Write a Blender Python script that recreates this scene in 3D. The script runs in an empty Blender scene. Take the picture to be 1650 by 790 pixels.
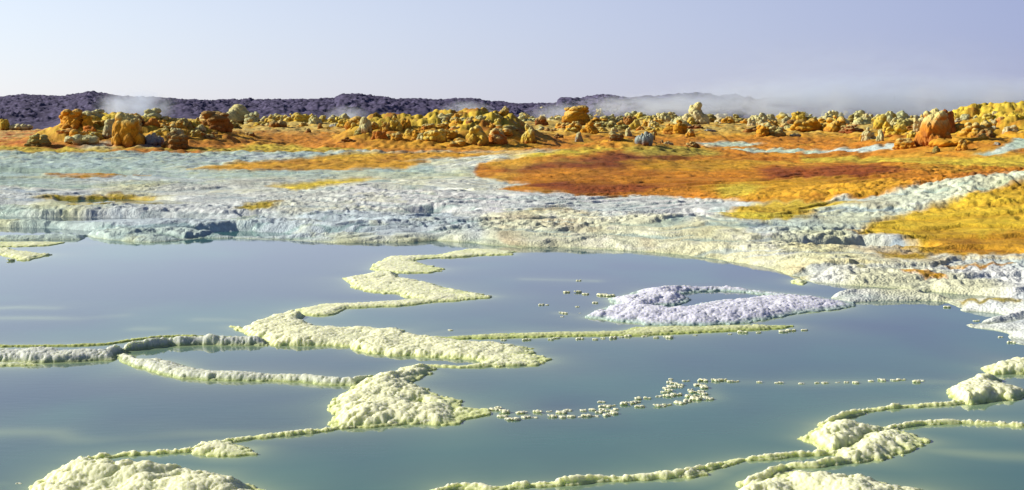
import bpy, math, random
import numpy as np
from mathutils import Vector

# ------------------------------------------------------------------ camera, sky, sun
F, CX, HY, CAMH = 2267.0, 825.0, 185.0, 1.7          # photo pixels, camera height in metres
PITCH = math.atan((395.0 - HY) / F)
sc = bpy.context.scene
cd = bpy.data.cameras.new('camera'); cam = bpy.data.objects.new('camera', cd)
sc.collection.objects.link(cam); sc.camera = cam
cam.location = (0, 0, CAMH); cam.rotation_euler = (math.pi/2 - PITCH, 0, 0)
cd.sensor_width = 36; cd.lens = F/1650*36; cd.clip_start = 0.1; cd.clip_end = 6000

SUN_EL, SUN_AZ = 25.0, 14.0       # azimuth: degrees behind the left-hand side
a_ = math.radians(SUN_AZ); e_ = math.radians(SUN_EL)
SUNV = Vector((-math.cos(a_)*math.cos(e_), math.sin(a_)*math.cos(e_), math.sin(e_)))
w = bpy.data.worlds.new('World'); sc.world = w; w.use_nodes = True
nt = w.node_tree; bg = nt.nodes['Background']
sky = nt.nodes.new('ShaderNodeTexSky'); sky.sky_type = 'NISHITA'; sky.sun_disc = False
sky.sun_elevation = e_; sky.sun_rotation = -math.radians(90 - SUN_AZ)
sky.air_density = 1.0; sky.dust_density = 0.2; sky.ozone_density = 6.0; sky.altitude = 0
tint = nt.nodes.new('ShaderNodeMixRGB'); tint.blend_type = 'MULTIPLY'; tint.inputs[0].default_value = 1
tint.inputs[2].default_value = (.40, .36, .40, 1)
tcw = nt.nodes.new('ShaderNodeTexCoord'); sxw = nt.nodes.new('ShaderNodeSeparateXYZ'); nt.links.new(tcw.outputs['Generated'], sxw.inputs[0])
hz = nt.nodes.new('ShaderNodeMapRange'); hz.interpolation_type = 'SMOOTHSTEP'; hz.inputs[1].default_value = .05; hz.inputs[2].default_value = .42   # thick desert haze fading upwards
hz.inputs[3].default_value = 1; hz.inputs[4].default_value = .05; nt.links.new(sxw.outputs['Z'], hz.inputs[0])
hc = nt.nodes.new('ShaderNodeVectorMath'); hc.operation = 'SCALE'; hc.inputs[0].default_value = (3.7, 3.75, 4.75); nt.links.new(hz.outputs[0], hc.inputs['Scale'])
ad_ = nt.nodes.new('ShaderNodeMixRGB'); ad_.blend_type = 'ADD'; ad_.inputs[0].default_value = 1
nt.links.new(sky.outputs[0], tint.inputs[1]); nt.links.new(tint.outputs[0], ad_.inputs[1]); nt.links.new(hc.outputs[0], ad_.inputs[2]); 
dsun = nt.nodes.new('ShaderNodeVectorMath'); dsun.operation = 'DOT_PRODUCT'; dsun.inputs[1].default_value = tuple(SUNV); nt.links.new(tcw.outputs['Generated'], dsun.inputs[0])
gl = nt.nodes.new('ShaderNodeMapRange'); gl.inputs[1].default_value = -.25; gl.inputs[2].default_value = .62; nt.links.new(dsun.outputs['Value'], gl.inputs[0])
gcol = nt.nodes.new('ShaderNodeMixRGB'); gcol.inputs[1].default_value = (.50, .54, .76, 1); gcol.inputs[2].default_value = (1.42, 1.42, 1.22, 1); nt.links.new(gl.outputs[0], gcol.inputs[0])   # haze is brighter towards the sun
gm = nt.nodes.new('ShaderNodeMixRGB'); gm.blend_type = 'MULTIPLY'; gm.inputs[0].default_value = 1
nt.links.new(ad_.outputs[0], gm.inputs[1]); nt.links.new(gcol.outputs[0], gm.inputs[2]); nt.links.new(gm.outputs[0], bg.inputs[0])
bg.inputs[1].default_value = 0.085
sl = bpy.data.lights.new('sun', 'SUN'); sun = bpy.data.objects.new('sun', sl); sc.collection.objects.link(sun)
sl.energy = 5.0; sl.angle = math.radians(0.5); sl.color = (1.0, 0.93, 0.82)
sun.rotation_euler = (-SUNV).to_track_quat('-Z', 'Y').to_euler()
sc.view_settings.view_transform = 'Standard'; sc.view_settings.look = 'None'
sc.view_settings.gamma = 1; sc.view_settings.exposure = 0.46; sc.view_settings.use_curve_mapping = False
cy = sc.cycles; cy.max_bounces = 8; cy.diffuse_bounces = 3; cy.glossy_bounces = 3; cy.volume_bounces = 4
cy.transparent_max_bounces = 8; cy.caustics_reflective = False; cy.caustics_refractive = False
cy.use_denoising = True; cy.volume_step_rate = 1.0; cy.volume_max_steps = 64

# ------------------------------------------------------------------ projection of photo pixels to the place
cp, sp = math.cos(PITCH), math.sin(PITCH)
def ray(px, py):
    u = (np.asarray(px, float) - CX)/F; v = (np.asarray(py, float) - 395.0)/F
    return u, cp - v*sp, -sp - v*cp
def unproj(px, py, z=0.0):
    dx, dy, dz = ray(px, py); t = (z - CAMH)/dz
    return dx*t, dy*t
def proj(x, y, z):
    dep = y*cp + (CAMH - z)*sp
    dn = -y*sp + (CAMH - z)*cp
    return CX + F*x/dep, 395.0 + F*dn/dep

# ------------------------------------------------------------------ noise
def hsh(ix, iy, s, iz=0):
    with np.errstate(over='ignore'):
        h = (ix.astype(np.int64)*374761393 + iy.astype(np.int64)*668265263 + np.int64(s)*1274126177
             + (iz.astype(np.int64)*2147483647 if not isinstance(iz, int) else np.int64(iz))) & 0xffffffff
        h = ((h ^ (h >> 13))*1274126177) & 0xffffffff
        h = ((h ^ (h >> 16))*2246822519) & 0xffffffff
        h = h ^ (h >> 15)
    return (h & 0xffffff)/16777216.0
def vn(x, y, s=0):
    ix = np.floor(x); iy = np.floor(y); fx = x-ix; fy = y-iy
    fx = fx*fx*(3-2*fx); fy = fy*fy*(3-2*fy)
    a = hsh(ix, iy, s); b = hsh(ix+1, iy, s); c = hsh(ix, iy+1, s); d = hsh(ix+1, iy+1, s)
    return (a+(b-a)*fx)*(1-fy) + (c+(d-c)*fx)*fy
def fbm(x, y, s=0, o=4, g=0.5):
    t = 0; a = 1; n = 0
    for k in range(o):
        t = t + a*vn(x*2**k + 17.3*k, y*2**k - 9.1*k, s+k); n += a; a *= g
    return t/n*2-1                                        # -1..1
def dome(x, y, s=0, lo=0.55, hi=0.95):
    """union of hemispheres of varied radius on a jittered lattice, 0..~1"""
    ix = np.floor(x); iy = np.floor(y); m = np.zeros_like(x)
    for i in (-1, 0, 1):
        for j in (-1, 0, 1):
            jx = ix+i; jy = iy+j
            cx = jx + hsh(jx, jy, s); cyy = jy + hsh(jx, jy, s+7)
            r = lo + (hi-lo)*hsh(jx, jy, s+13)
            q = r*r - (x-cx)**2 - (y-cyy)**2
            m = np.maximum(m, np.sqrt(np.maximum(q, 0)))
    return m
def sstep(a, b, x):
    t = np.clip((x-a)/(b-a), 0, 1); return t*t*(3-2*t)

def seg_dist(x, y, pts, closed):
    P = np.asarray(pts, float); Q = np.roll(P, -1, 0) if closed else P[1:]; P = P if closed else P[:-1]
    d = np.full(x.shape, 1e9)
    for (ax, ay), (bx, by) in zip(P, Q):
        ex, ey = bx-ax, by-ay; L = ex*ex+ey*ey+1e-12
        t = np.clip(((x-ax)*ex+(y-ay)*ey)/L, 0, 1)
        d = np.minimum(d, (x-ax-t*ex)**2+(y-ay-t*ey)**2)
    return np.sqrt(d)
def inside(x, y, pts):
    P = np.asarray(pts, float); Q = np.roll(P, -1, 0); c = np.zeros(x.shape, bool)
    for (ax, ay), (bx, by) in zip(P, Q):
        if ay == by: continue
        c ^= ((ay > y) != (by > y)) & (x < (bx-ax)*(y-ay)/(by-ay)+ax)
    return c
def sdf(x, y, pts):
    d = seg_dist(x, y, pts, True); return np.where(inside(x, y, pts), d, -d)

# ------------------------------------------------------------------ mesh building
col = sc.collection
def mesh_from(verts, faces, name, colors=None, wet=None, smooth=True):
    me = bpy.data.meshes.new(name)
    n = len(verts); m = len(faces); k = faces.shape[1]
    me.vertices.add(n); me.vertices.foreach_set('co', verts.astype(np.float32).ravel())
    me.loops.add(m*k); me.polygons.add(m)
    me.polygons.foreach_set('loop_start', np.arange(0, m*k, k, dtype=np.int32))
    me.polygons.foreach_set('loop_total', np.full(m, k, np.int32))
    me.loops.foreach_set('vertex_index', faces.astype(np.int32).ravel())
    if smooth: me.polygons.foreach_set('use_smooth', np.ones(m, bool))
    me.update(calc_edges=True)
    if colors is not None:
        at = me.color_attributes.new('tone', 'FLOAT_COLOR', 'POINT')
        c4 = np.ones((n, 4), np.float32); c4[:, :3] = colors; at.data.foreach_set('color', c4.ravel())
    if wet is not None:
        at = me.attributes.new('wet', 'FLOAT', 'POINT'); at.data.foreach_set('value', wet.astype(np.float32))
    return me
def grid_mesh(X, Y, Z, mask, name, colors=None, wet=None):
    R, C = X.shape
    idx = np.arange(R*C).reshape(R, C)
    q = mask[:-1, :-1] & mask[1:, :-1] & mask[:-1, 1:] & mask[1:, 1:]
    f = np.stack([idx[:-1, :-1][q], idx[:-1, 1:][q], idx[1:, 1:][q], idx[1:, :-1][q]], 1)
    used = np.zeros(R*C, bool); used[f.ravel()] = True
    remap = np.cumsum(used)-1
    v = np.stack([X.ravel(), Y.ravel(), Z.ravel()], 1)[used]
    return mesh_from(v, remap[f], name, None if colors is None else colors.reshape(-1, 3)[used],
                     None if wet is None else wet.ravel()[used])
def link(name, me, mat, label=None, cat=None, group=None, kind=None, parent=None):
    if mat is not None and len(me.materials) == 0: me.materials.append(mat)
    o = bpy.data.objects.new(name, me); col.objects.link(o)
    if label: o['label'] = label
    if cat: o['category'] = cat
    if group: o['group'] = group
    if kind: o['kind'] = kind
    if parent: o.parent = parent
    return o
ORD = ['first','second','third','fourth','fifth','sixth','seventh','eighth','ninth','tenth','eleventh','twelfth',
 'thirteenth','fourteenth','fifteenth','sixteenth','seventeenth','eighteenth','nineteenth','twentieth']
def ordinal(n):
    if n <= 20: return ORD[n-1]
    t = {2:'twenty',3:'thirty',4:'forty',5:'fifty',6:'sixty',7:'seventy',8:'eighty',9:'ninety'}[n//10] if n < 100 else str(n)
    if n >= 100: return str(n)+'th'
    return (t+'-'+ORD[n % 10-1]) if n % 10 else t[:-1]+'ieth'

# ------------------------------------------------------------------ materials
def new_mat(name):
    m = bpy.data.materials.new(name); m.use_nodes = True
    return m, m.node_tree.nodes, m.node_tree.links, m.node_tree.nodes['Principled BSDF']
def N(ns, t, **kw):
    n = ns.new(t)
    for k, v in kw.items():
        if hasattr(n, k): setattr(n, k, v)
    return n
def crust_mat(name, s1=60., s2=220., bump=0.35, dist=0.01, rough=0.75, sss=0.0, vary=0.18):
    m, ns, L, b = new_mat(name)
    at = N(ns, 'ShaderNodeAttribute', attribute_name='tone')
    tc = N(ns, 'ShaderNodeTexCoord')
    n1 = N(ns, 'ShaderNodeTexNoise'); n1.inputs['Scale'].default_value = s1; n1.inputs['Detail'].default_value = 6; n1.inputs['Roughness'].default_value = .65
    v1 = N(ns, 'ShaderNodeTexVoronoi'); v1.inputs['Scale'].default_value = s2
    L.new(tc.outputs['Object'], n1.inputs['Vector']); L.new(tc.outputs['Object'], v1.inputs['Vector'])
    # albedo variation by noise
    mr = N(ns, 'ShaderNodeMapRange'); mr.inputs[1].default_value = .3; mr.inputs[2].default_value = .7
    mr.inputs[3].default_value = 1-vary; mr.inputs[4].default_value = 1+vary*.4
    L.new(n1.outputs['Fac'], mr.inputs[0])
    mx = N(ns, 'ShaderNodeVectorMath', operation='SCALE'); L.new(at.outputs['Color'], mx.inputs[0]); L.new(mr.outputs[0], mx.inputs['Scale'])
    L.new(mx.outputs[0], b.inputs['Base Color'])
    ad = N(ns, 'ShaderNodeMath', operation='MULTIPLY_ADD'); ad.inputs[1].default_value = -.6
    L.new(v1.outputs['Distance'], ad.inputs[0]); L.new(n1.outputs['Fac'], ad.inputs[2])
    bp = N(ns, 'ShaderNodeBump'); bp.inputs['Strength'].default_value = bump; bp.inputs['Distance'].default_value = dist
    L.new(ad.outputs[0], bp.inputs['Height']); L.new(bp.outputs[0], b.inputs['Normal'])
    wa = N(ns, 'ShaderNodeAttribute', attribute_name='wet')
    r = N(ns, 'ShaderNodeMapRange'); r.inputs[3].default_value = rough; r.inputs[4].default_value = .12
    L.new(wa.outputs['Fac'], r.inputs[0]); L.new(r.outputs[0], b.inputs['Roughness'])
    b.inputs['IOR'].default_value = 1.4
    b.inputs['Specular IOR Level'].default_value = .35
    if sss:
        b.inputs['Subsurface Weight'].default_value = sss; b.inputs['Subsurface Radius'].default_value = (1, 1, .7); b.inputs['Subsurface Scale'].default_value = .05
    return m
M_crust = crust_mat('salt_crust_material', 90, 330, .3, .003, .65, .85, .06)
M_ground = crust_mat('mineral_ground_material', 14, 40, .5, .03, .85, 0, .32)

m, ns, L, b = new_mat('sulphur_rock_material'); M_rock = m
oi = N(ns, 'ShaderNodeObjectInfo'); at = N(ns, 'ShaderNodeAttribute', attribute_name='tone')
sx = N(ns, 'ShaderNodeSeparateColor'); L.new(at.outputs['Color'], sx.inputs[0])
tc = N(ns, 'ShaderNodeTexCoord')
n1 = N(ns, 'ShaderNodeTexNoise'); n1.inputs['Scale'].default_value = 5; n1.inputs['Detail'].default_value = 6; n1.inputs['Roughness'].default_value = .7
L.new(tc.outputs['Object'], n1.inputs['Vector'])
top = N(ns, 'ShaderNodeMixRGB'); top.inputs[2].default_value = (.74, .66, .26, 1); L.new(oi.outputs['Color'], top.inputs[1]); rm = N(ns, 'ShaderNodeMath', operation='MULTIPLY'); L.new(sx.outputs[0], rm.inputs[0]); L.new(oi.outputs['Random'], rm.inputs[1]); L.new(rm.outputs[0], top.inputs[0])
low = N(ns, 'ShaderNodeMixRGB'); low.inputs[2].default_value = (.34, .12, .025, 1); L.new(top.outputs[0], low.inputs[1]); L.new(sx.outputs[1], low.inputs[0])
mr = N(ns, 'ShaderNodeMapRange'); mr.inputs[1].default_value = .3; mr.inputs[2].default_value = .7; mr.inputs[3].default_value = .6; mr.inputs[4].default_value = 1.15
L.new(n1.outputs['Fac'], mr.inputs[0])
mx = N(ns, 'ShaderNodeVectorMath', operation='SCALE'); L.new(low.outputs[0], mx.inputs[0]); L.new(mr.outputs[0], mx.inputs['Scale'])
L.new(mx.outputs[0], b.inputs['Base Color']); b.inputs['Roughness'].default_value = .9; b.inputs['Specular IOR Level'].default_value = .2
bp = N(ns, 'ShaderNodeBump'); bp.inputs['Strength'].default_value = .9; bp.inputs['Distance'].default_value = .05
L.new(n1.outputs['Fac'], bp.inputs['Height']); L.new(bp.outputs[0], b.inputs['Normal'])

m, ns, L, b = new_mat('water_material'); M_water = m
at = N(ns, 'ShaderNodeAttribute', attribute_name='tone'); L.new(at.outputs['Color'], b.inputs['Base Color'])
b.inputs['Roughness'].default_value = .03; b.inputs['IOR'].default_value = 1.43
tc = N(ns, 'ShaderNodeTexCoord'); mp = N(ns, 'ShaderNodeMapping'); mp.inputs['Scale'].default_value = (3, 9, 1)
L.new(tc.outputs['Object'], mp.inputs[0])
n1 = N(ns, 'ShaderNodeTexNoise'); n1.inputs['Scale'].default_value = 2.2; n1.inputs['Detail'].default_value = 3; L.new(mp.outputs[0], n1.inputs['Vector'])
bp = N(ns, 'ShaderNodeBump'); bp.inputs['Strength'].default_value = .06; bp.inputs['Distance'].default_value = .005
L.new(n1.outputs['Fac'], bp.inputs['Height']); L.new(bp.outputs[0], b.inputs['Normal'])

m, ns, L, b = new_mat('dark_lava_hill_material'); M_hill = m
at = N(ns, 'ShaderNodeAttribute', attribute_name='tone'); tc = N(ns, 'ShaderNodeTexCoord')
n1 = N(ns, 'ShaderNodeTexNoise'); n1.inputs['Scale'].default_value = .9; n1.inputs['Detail'].default_value = 5; L.new(tc.outputs['Object'], n1.inputs['Vector'])
mr = N(ns, 'ShaderNodeMapRange'); mr.inputs[1].default_value = .35; mr.inputs[2].default_value = .65; mr.inputs[3].default_value = .6; mr.inputs[4].default_value = 1.5
L.new(n1.outputs['Fac'], mr.inputs[0])
mx = N(ns, 'ShaderNodeVectorMath', operation='SCALE'); L.new(at.outputs['Color'], mx.inputs[0]); L.new(mr.outputs[0], mx.inputs['Scale'])
L.new(mx.outputs[0], b.inputs['Base Color']); b.inputs['Roughness'].default_value = .95; b.inputs['Specular IOR Level'].default_value = .1

# ------------------------------------------------------------------ terrain
SHORE = [(-900,386),(-300,387),(0,387),(130,386),(140,380),(175,387),(240,391),(292,388),(330,384),(380,384),(470,388),(550,392),
 (660,391),(705,388),(760,391),(800,396),(840,400),(900,399),(960,402),(1040,406),(1090,409),(1150,417),(1200,425),(1245,433),
 (1265,441),(1290,448),(1310,455),(1340,458),(1385,461),(1440,465),(1474,467),(1400,474),(1340,479),(1350,487),(1372,489),(1420,486),
 (1480,485),(1525,486),(1545,493),(1555,501),(1580,503),(1612,505),(1626,509),(1600,514),(1580,521),(1562,524),(1566,528),(1602,531),
 (1622,538),(1627,546),(1642,554),(1690,562),(1850,575),(2400,600)]
SHORE_W = [unproj(*p) for p in SHORE] + [(60, 60), (-60, 60)]
CUTS = [  # low channels where the pool water shows between the terraces
 [(-300,349),(0,348),(60,350),(200,351),(330,353),(440,358),(360,364),(250,363),(130,362),(0,361),(-300,360)],
 [(-300,366),(0,366),(60,367),(138,371),(200,376),(150,379),(60,384),(0,384),(-300,384)],
 [(-300,331),(0,331),(70,333),(190,337),(120,342),(30,343),(-300,343)],
 [(380,351),(480,354),(560,358),(680,366),(560,371),(450,366)],
 [(1020,348),(1120,349),(1210,356),(1140,361),(1050,358)],
 [(1275,400),(1390,396),(1510,403),(1490,411),(1400,409),(1300,407)],
 [(1465,471),(1500,469),(1545,473),(1600,478),(1660,485),(1645,492),(1560,486),(1500,479)],
 [(600,343),(700,341),(780,346),(700,352)], [(290,376),(380,372),(520,378),(640,380),(520,384),(380,382)],
 [(-300,277),(60,277),(240,280),(210,288),(60,286),(-300,286)],
 [(90,323),(210,321),(310,327),(200,332),(100,331)], [(560,307),(700,309),(760,315),(640,317)], [(820,366),(900,364),(990,372),(900,374)],
]
CUTS_W = [[unproj(*p) for p in c] for c in CUTS]
# swellings: px, py of centre on flat ground, half width px, half depth m, height m
def G(px, py, wpx, dm, hm, z=0):
    x, y = unproj(px, py, z); return (float(x), float(y), float(wpx*y/F), dm, hm)
BUMPS = [
 G(1760,350,330,4.0,.62), G(1330,338,150,3.5,.10), G(1250,292,260,10,.12), G(900,268,170,9,.28), G(1010,252,80,5,.45),
 G(1560,262,170,12,.75), G(1480,312,160,6,.12), G(1560,296,180,6,.25),
 G(600,342,260,1.3,.04), G(1080,374,330,1.7,.13), G(420,366,300,1.0,.05), G(650,318,200,3,.06), G(330,344,150,.9,.04), G(1150,385,240,1.4,.05),
 G(140,241,66,6,1.0), G(225,241,75,7,.85), G(330,240,80,7,.65), G(690,240.5,105,6.5,1.15), G(800,240.5,75,6,1.1), G(600,240,50,6,.7),
 G(1530,241,90,7,.75), G(1620,241,90,9,1.1), G(1720,240,120,10,1.2), G(100,352,220,.8,.05), G(480,370,260,.9,.03), G(1350,425,200,1.2,.05),
 G(90,345,170,.4,.05), G(500,347,160,.6,.03),
]
def macro(x, y):
    h = 0.02 + 0.08*sstep(20, 60, y) + 0.95*sstep(66, 118, y)*(.12+.88*sstep(-.335, -.30, x/np.maximum(y, 1)))
    for bx, by, wx, wy, hh in BUMPS:
        h = h + hh*np.exp(-((x-bx)/wx)**2 - ((y-by)/wy)**2)
    return h
def ledge(x, y):
    """stacked travertine steps whose fronts face the pool: 0 at the foot, 1 on the lip"""
    w_ = 1.5*fbm(x*.30, y*.22, 41, 4) + .35*fbm(x*1.6, y*1.1, 45, 3)
    u = (x*.22 + y)/1.25 + w_; a = u-np.floor(u); l1 = np.where(a < .13, a/.13, 1-(a-.13)/.87)
    u = (-x*.15 + y)/.55 + 1.7*w_; a = u-np.floor(u); l2 = np.where(a < .16, a/.16, 1-(a-.16)/.84)
    p = sstep(-.3, .3, fbm(x*.4, y*.3, 49, 3))
    return l1*(.45+.4*p) + l2*(.55-.4*p)
def terrain(x, y, detail=True):
    h = macro(x, y)
    near = y < 48
    sd = np.full(x.shape, 5.0)
    if near.any(): sd[near] = sdf(x[near], y[near], SHORE_W)
    wx = x + .10*fbm(x*1.7, y*1.7, 3, 3); wy = y + .25*fbm(x*1.3, y*1.3, 5, 3)
    sc_ = .05*(dome(wx/.16, wy/.2, 21)-.5) + .06*fbm(x*2.2, y*2.2, 9, 3)
    s = sd + sc_
    prof = np.sqrt(np.clip(1-(1-np.clip(s/.16, 0, 1))**2, 0, 1))
    prof = .5*prof + .5*sstep(0, .5, s)
    h = np.where(s > 0, h*sstep(0, .45, s) + .030*prof, s*.6)
    if detail:
        md_ = np.clip((macro(x, y)-.13)/.25, 0, 1)*(y < 45)*(1-sstep(34, 42, y))
        h = h + md_*(.045*dome(x/.20+.4*fbm(x*3, y*3, 91), y/.38, 92) + .025*dome(x/.08, y/.14, 93) + .05*fbm(x*2.5, y*2, 94, 4))
        land = sstep(-.02, .12, s)
        amp = 1.0 - .55*sstep(24, 40, y)
        # crust terraces: long ripples lying across the view
        h = h + land*(.052*ledge(x, y)-.02)*(1-.3*sstep(26, 62, y))*(1-sstep(64, 80, y))
        cs = dome((wx-.3*wy)/.20, wy/.55, 61); ms = dome((wx-.3*wy)/.085, wy/.22, 62); fs = dome(wx/.035, wy/.07, 63)
        pat = .35+.85*sstep(-.35, .35, fbm(x*.5, y*.7, 65, 3))
        h = h + land*amp*pat*(.020*cs*(.25+.75*sstep(-5, 0, x))*(.3+.7*sstep(13.5, 17.5, y)) + .011*ms + .011*fs*(y < 34) + .02*fbm(x*12, y*6, 67, 3)) + land*.045*fbm(x*.9, y*.9, 66, 4)
        far = sstep(26, 60, y)
        h = h + far*(.13*fbm(x*2.2, y*1.2, 71, 5) + .07*dome(x/.45+.3*fbm(x*2,y*2,73), y/.9, 72))
        ff = sstep(76, 90, y)*(1-sstep(150, 200, y))*sstep(-.335, -.29, x/np.maximum(y, 1))
        h = h + ff*(.16*np.maximum(dome(x/1.5+.5*fbm(x*.6, y*.3, 96), y/3.5, 97)-.35, 0) + .11*dome(x/.7, y/1.4, 98))
        hill = np.clip(macro(x, y)-.28, 0, 1)*sstep(45, 60, y)*(1-sstep(75, 95, y))
        h = h + hill*(.34*(dome(x/1.1+.5*fbm(x, y, 81), y/1.6, 82)-.4) + .34*(dome(x/.55+.6*fbm(x*2, y*2, 84), y/.8, 83)-.4) + .17*(dome(x/.26+.3*fbm(x*4, y*4, 86), y/.35, 85)-.4))
    if near.any():
        xx, yy = x[near], y[near]; hn = h[near]; ss = s[near]
        # ledges: contour steps of travertine
        for c in CUTS_W:
            mnx = min(p[0] for p in c)-1; mxx = max(p[0] for p in c)+1; mny = min(p[1] for p in c)-1; mxy = max(p[1] for p in c)+1
            q = (xx > mnx) & (xx < mxx) & (yy > mny) & (yy < mxy)
            if q.any():
                k = sdf(xx[q], yy[q], c) + .10*fbm(xx[q]*1.5, yy[q]*3, 33, 3)
                f = sstep(-.12, .10, k)
                hn[q] = hn[q]*(1-f) + np.clip(hn[q]-.16, -.03, 9)*f
        h[near] = hn
    return h, s

# colour zones traced on the ground (photo pixels -> place), later ones cover earlier ones: colour, feather px, wet, polygon
def cr(r, g, b): return np.array((r, g, b))
PALE = cr(.72,.76,.62); AQUA = cr(.54,.68,.52); LILAC = cr(.80,.82,.78); CREAM = cr(.84,.86,.60); BLUEW = cr(.64,.70,.66)
ORANGE = cr(.62,.245,.018); RUST = cr(.25,.065,.012); GOLD = cr(.72,.38,.025); YEL = cr(.78,.60,.06); OLIVE = cr(.44,.36,.05); REDO = cr(.52,.15,.035)
Z = [
 (ORANGE, 2, 0, [(-900,100),(2600,100),(2600,246),(-900,246)]),
 (GOLD, 5, 0, [(-900,150),(2600,150),(2600,215),(1650,232),(1300,222),(1100,222),(900,222),(400,212),(-900,190)]),
 (cr(.60,.16,.025), 4, 0, [(-900,200),(60,205),(135,200),(140,225),(60,234),(-900,234)]),
 (YEL*.8, 2, 0, [(-900,240),(200,238),(330,240),(600,241),(600,246),(-900,247)]),
 (YEL*.9, 2, 0, [(395,235),(480,234),(500,241),(400,243)]),
 (ORANGE*.9, 2, 0, [(180,240),(330,243),(330,249),(180,249)]),
 (CREAM*.85, 6, 0, [(110,222),(160,212),(185,225),(178,240),(130,240)]),
 (BLUEW, 4, 0, [(230,205),(265,210),(268,238),(222,238)]),
 (GOLD*1.05, 6, 0, [(600,205),(700,200),(860,205),(880,240),(780,243),(600,238)]),
 (AQUA, 2, .8, [(-900,247),(800,247),(760,262),(720,300),(300,300),(-900,310)]),
 (PALE, 4, .4, [(240,300),(560,276),(760,285),(830,308),(800,330),(300,335),(100,320)]),
 (BLUEW*1.05, 4, .5, [(-900,300),(200,306),(420,318),(400,345),(-900,345)]),
 (YEL*.8, 3, .7, [(80,312),(180,312),(260,315),(240,322),(120,322),(60,318)]),
 (GOLD, 2, .8, [(70,279),(150,278),(240,282),(180,286),(90,284)]),  # reflection of the orange mounds, painted as a ground streak
 (OLIVE, 2, .8, [(96,324),(210,325),(280,328),(200,330),(100,328)]),
 (GOLD, 3, .1, [(305,272),(380,263),(470,258),(560,251),(640,247),(860,247),(760,254),(640,262),(560,268),(480,273),(380,276)]),
 (GOLD*.95, 3, .1, [(440,274),(520,264),(620,260),(690,262),(650,272),(560,276)]),
 (YEL*.9, 4, .1, [(430,300),(520,290),(620,288),(560,298),(480,306)]),
 (YEL*.8, 3, .1, [(372,340),(400,330),(450,326),(440,334),(400,342),(378,346)]),
 (PALE*1.05, 2, .1, [(690,262),(760,252),(830,249),(800,258),(760,276),(700,280)]),
 (LILAC, 4, .1, [(560,300),(830,312),(1000,318),(1200,324),(1210,340),(1100,350),(800,345),(560,335)]),
 (cr(.56,.66,.70), 4, .1, [(-900,343),(400,340),(780,345),(800,400),(-900,400)]),  # left terrace bank, blue shadow mixed into its colour
 (CREAM, 5, 0, [(780,345),(900,338),(1050,352),(1180,358),(1300,372),(1380,395),(1500,412),(1650,416),(1900,420),(1900,440),(1400,450),(1250,445),(1050,410),(830,402),(800,380)]),
 (LILAC*1.02, 4, 0, [(1320,432),(1500,425),(1900,430),(1900,600),(1560,500),(1300,460)]),
 (BLUEW*1.25, 3, 0, [(1340,474),(1480,470),(1560,485),(1660,490),(1900,500),(1900,600),(1560,540),(1500,490),(1340,490)]),
 (BLUEW*1.1, 4, .1, [(1190,355),(1380,365),(1470,382),(1440,392),(1280,388),(1200,372)]),
 # orange tongue
 (ORANGE, 2, 0, [(757,276),(775,262),(830,256),(900,249),(960,240),(1020,232),(1100,230),(1250,222),(1400,232),(1480,243),(1650,246),(2600,250),(2600,296),(1650,288),(1560,292),(1480,302),(1400,318),(1330,326),(1250,324),(1150,321),(1000,316),(870,313),(800,305),(850,296),(790,288)]),
 (RUST, 5, 0, [(800,272),(900,258),(980,247),(1050,246),(1110,257),(1050,268),(900,274),(820,282)]),
 (RUST*1.3, 4, 0, [(840,298),(980,296),(1100,300),(1030,312),(880,312)]),
 (GOLD*.9, 5, 0, [(1000,262),(1150,258),(1250,264),(1200,274),(1050,276)]),
 (OLIVE*1.2, 4, 0, [(1010,236),(1130,240),(1160,250),(1050,254),(1010,246)]),
 (YEL, 3, 0, [(820,252),(900,246),(960,238),(1000,240),(930,250),(860,256)]),
 (GOLD, 5, 0, [(1120,298),(1250,285),(1400,290),(1470,300),(1400,318),(1300,326),(1160,321)]),
 (YEL, 4, 0, [(1150,300),(1190,294),(1240,298),(1220,312),(1160,318)]),
 (RUST*1.4, 4, 0, [(1230,272),(1400,268),(1480,276),(1380,288),(1240,290)]),
 (AQUA, 1.5, .3, [(1120,230),(1180,229),(1240,233),(1200,238),(1130,236)]),
 (AQUA, 1.5, .3, [(1160,241),(1240,243),(1340,244),(1420,238),(1440,232),(1470,231),(1420,245),(1330,248),(1200,247)]),
 (YEL*.9, 3, 0, [(1300,255),(1650,255),(2600,250),(2600,268),(1650,272),(1450,265),(1300,262)]),
 (AQUA*1.1, 2, .1, [(1570,250),(1650,222),(1750,215),(1750,235),(1650,240),(1600,252)]),
 # yellow flat and mound
 (YEL, 3, 0, [(1148,344),(1190,332),(1250,324),(1330,325),(1400,330),(1390,342),(1320,352),(1240,354),(1180,352)]),
 (cr(.72,.77,.55), 4, 0, [(1750,278),(1650,284),(1560,291),(1480,302),(1420,316),(1390,328),(1320,340),(1300,352),(1360,368),(1400,362),(1440,345),(1500,330),(1560,312),(1650,298),(1750,290)]),
 (cr(.74,.50,.035), 4, 0, [(1370,376),(1400,358),(1450,346),(1510,330),(1570,311),(1650,298),(2600,280),(2600,410),(1650,412),(1560,410),(1430,398),(1480,388),(1440,380)]),
 (GOLD*.9, 6, 0, [(1460,392),(1560,380),(1700,370),(1900,370),(1900,412),(1650,413),(1560,408)]),
 (YEL, 3, .2, [(1410,405),(1500,404),(1500,414),(1430,414)]),
 (GOLD, 2, .6, [(1440,432),(1500,435),(1530,443),(1500,444),(1455,438)]),
 (GOLD, 2, .6, [(1520,423),(1600,424),(1640,426),(1580,428)]),
 (OLIVE, 2, .8, [(1540,475),(1600,480),(1655,486),(1650,490),(1560,482)]),  # yellow-brown pond with its brown reflection painted in
]
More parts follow.
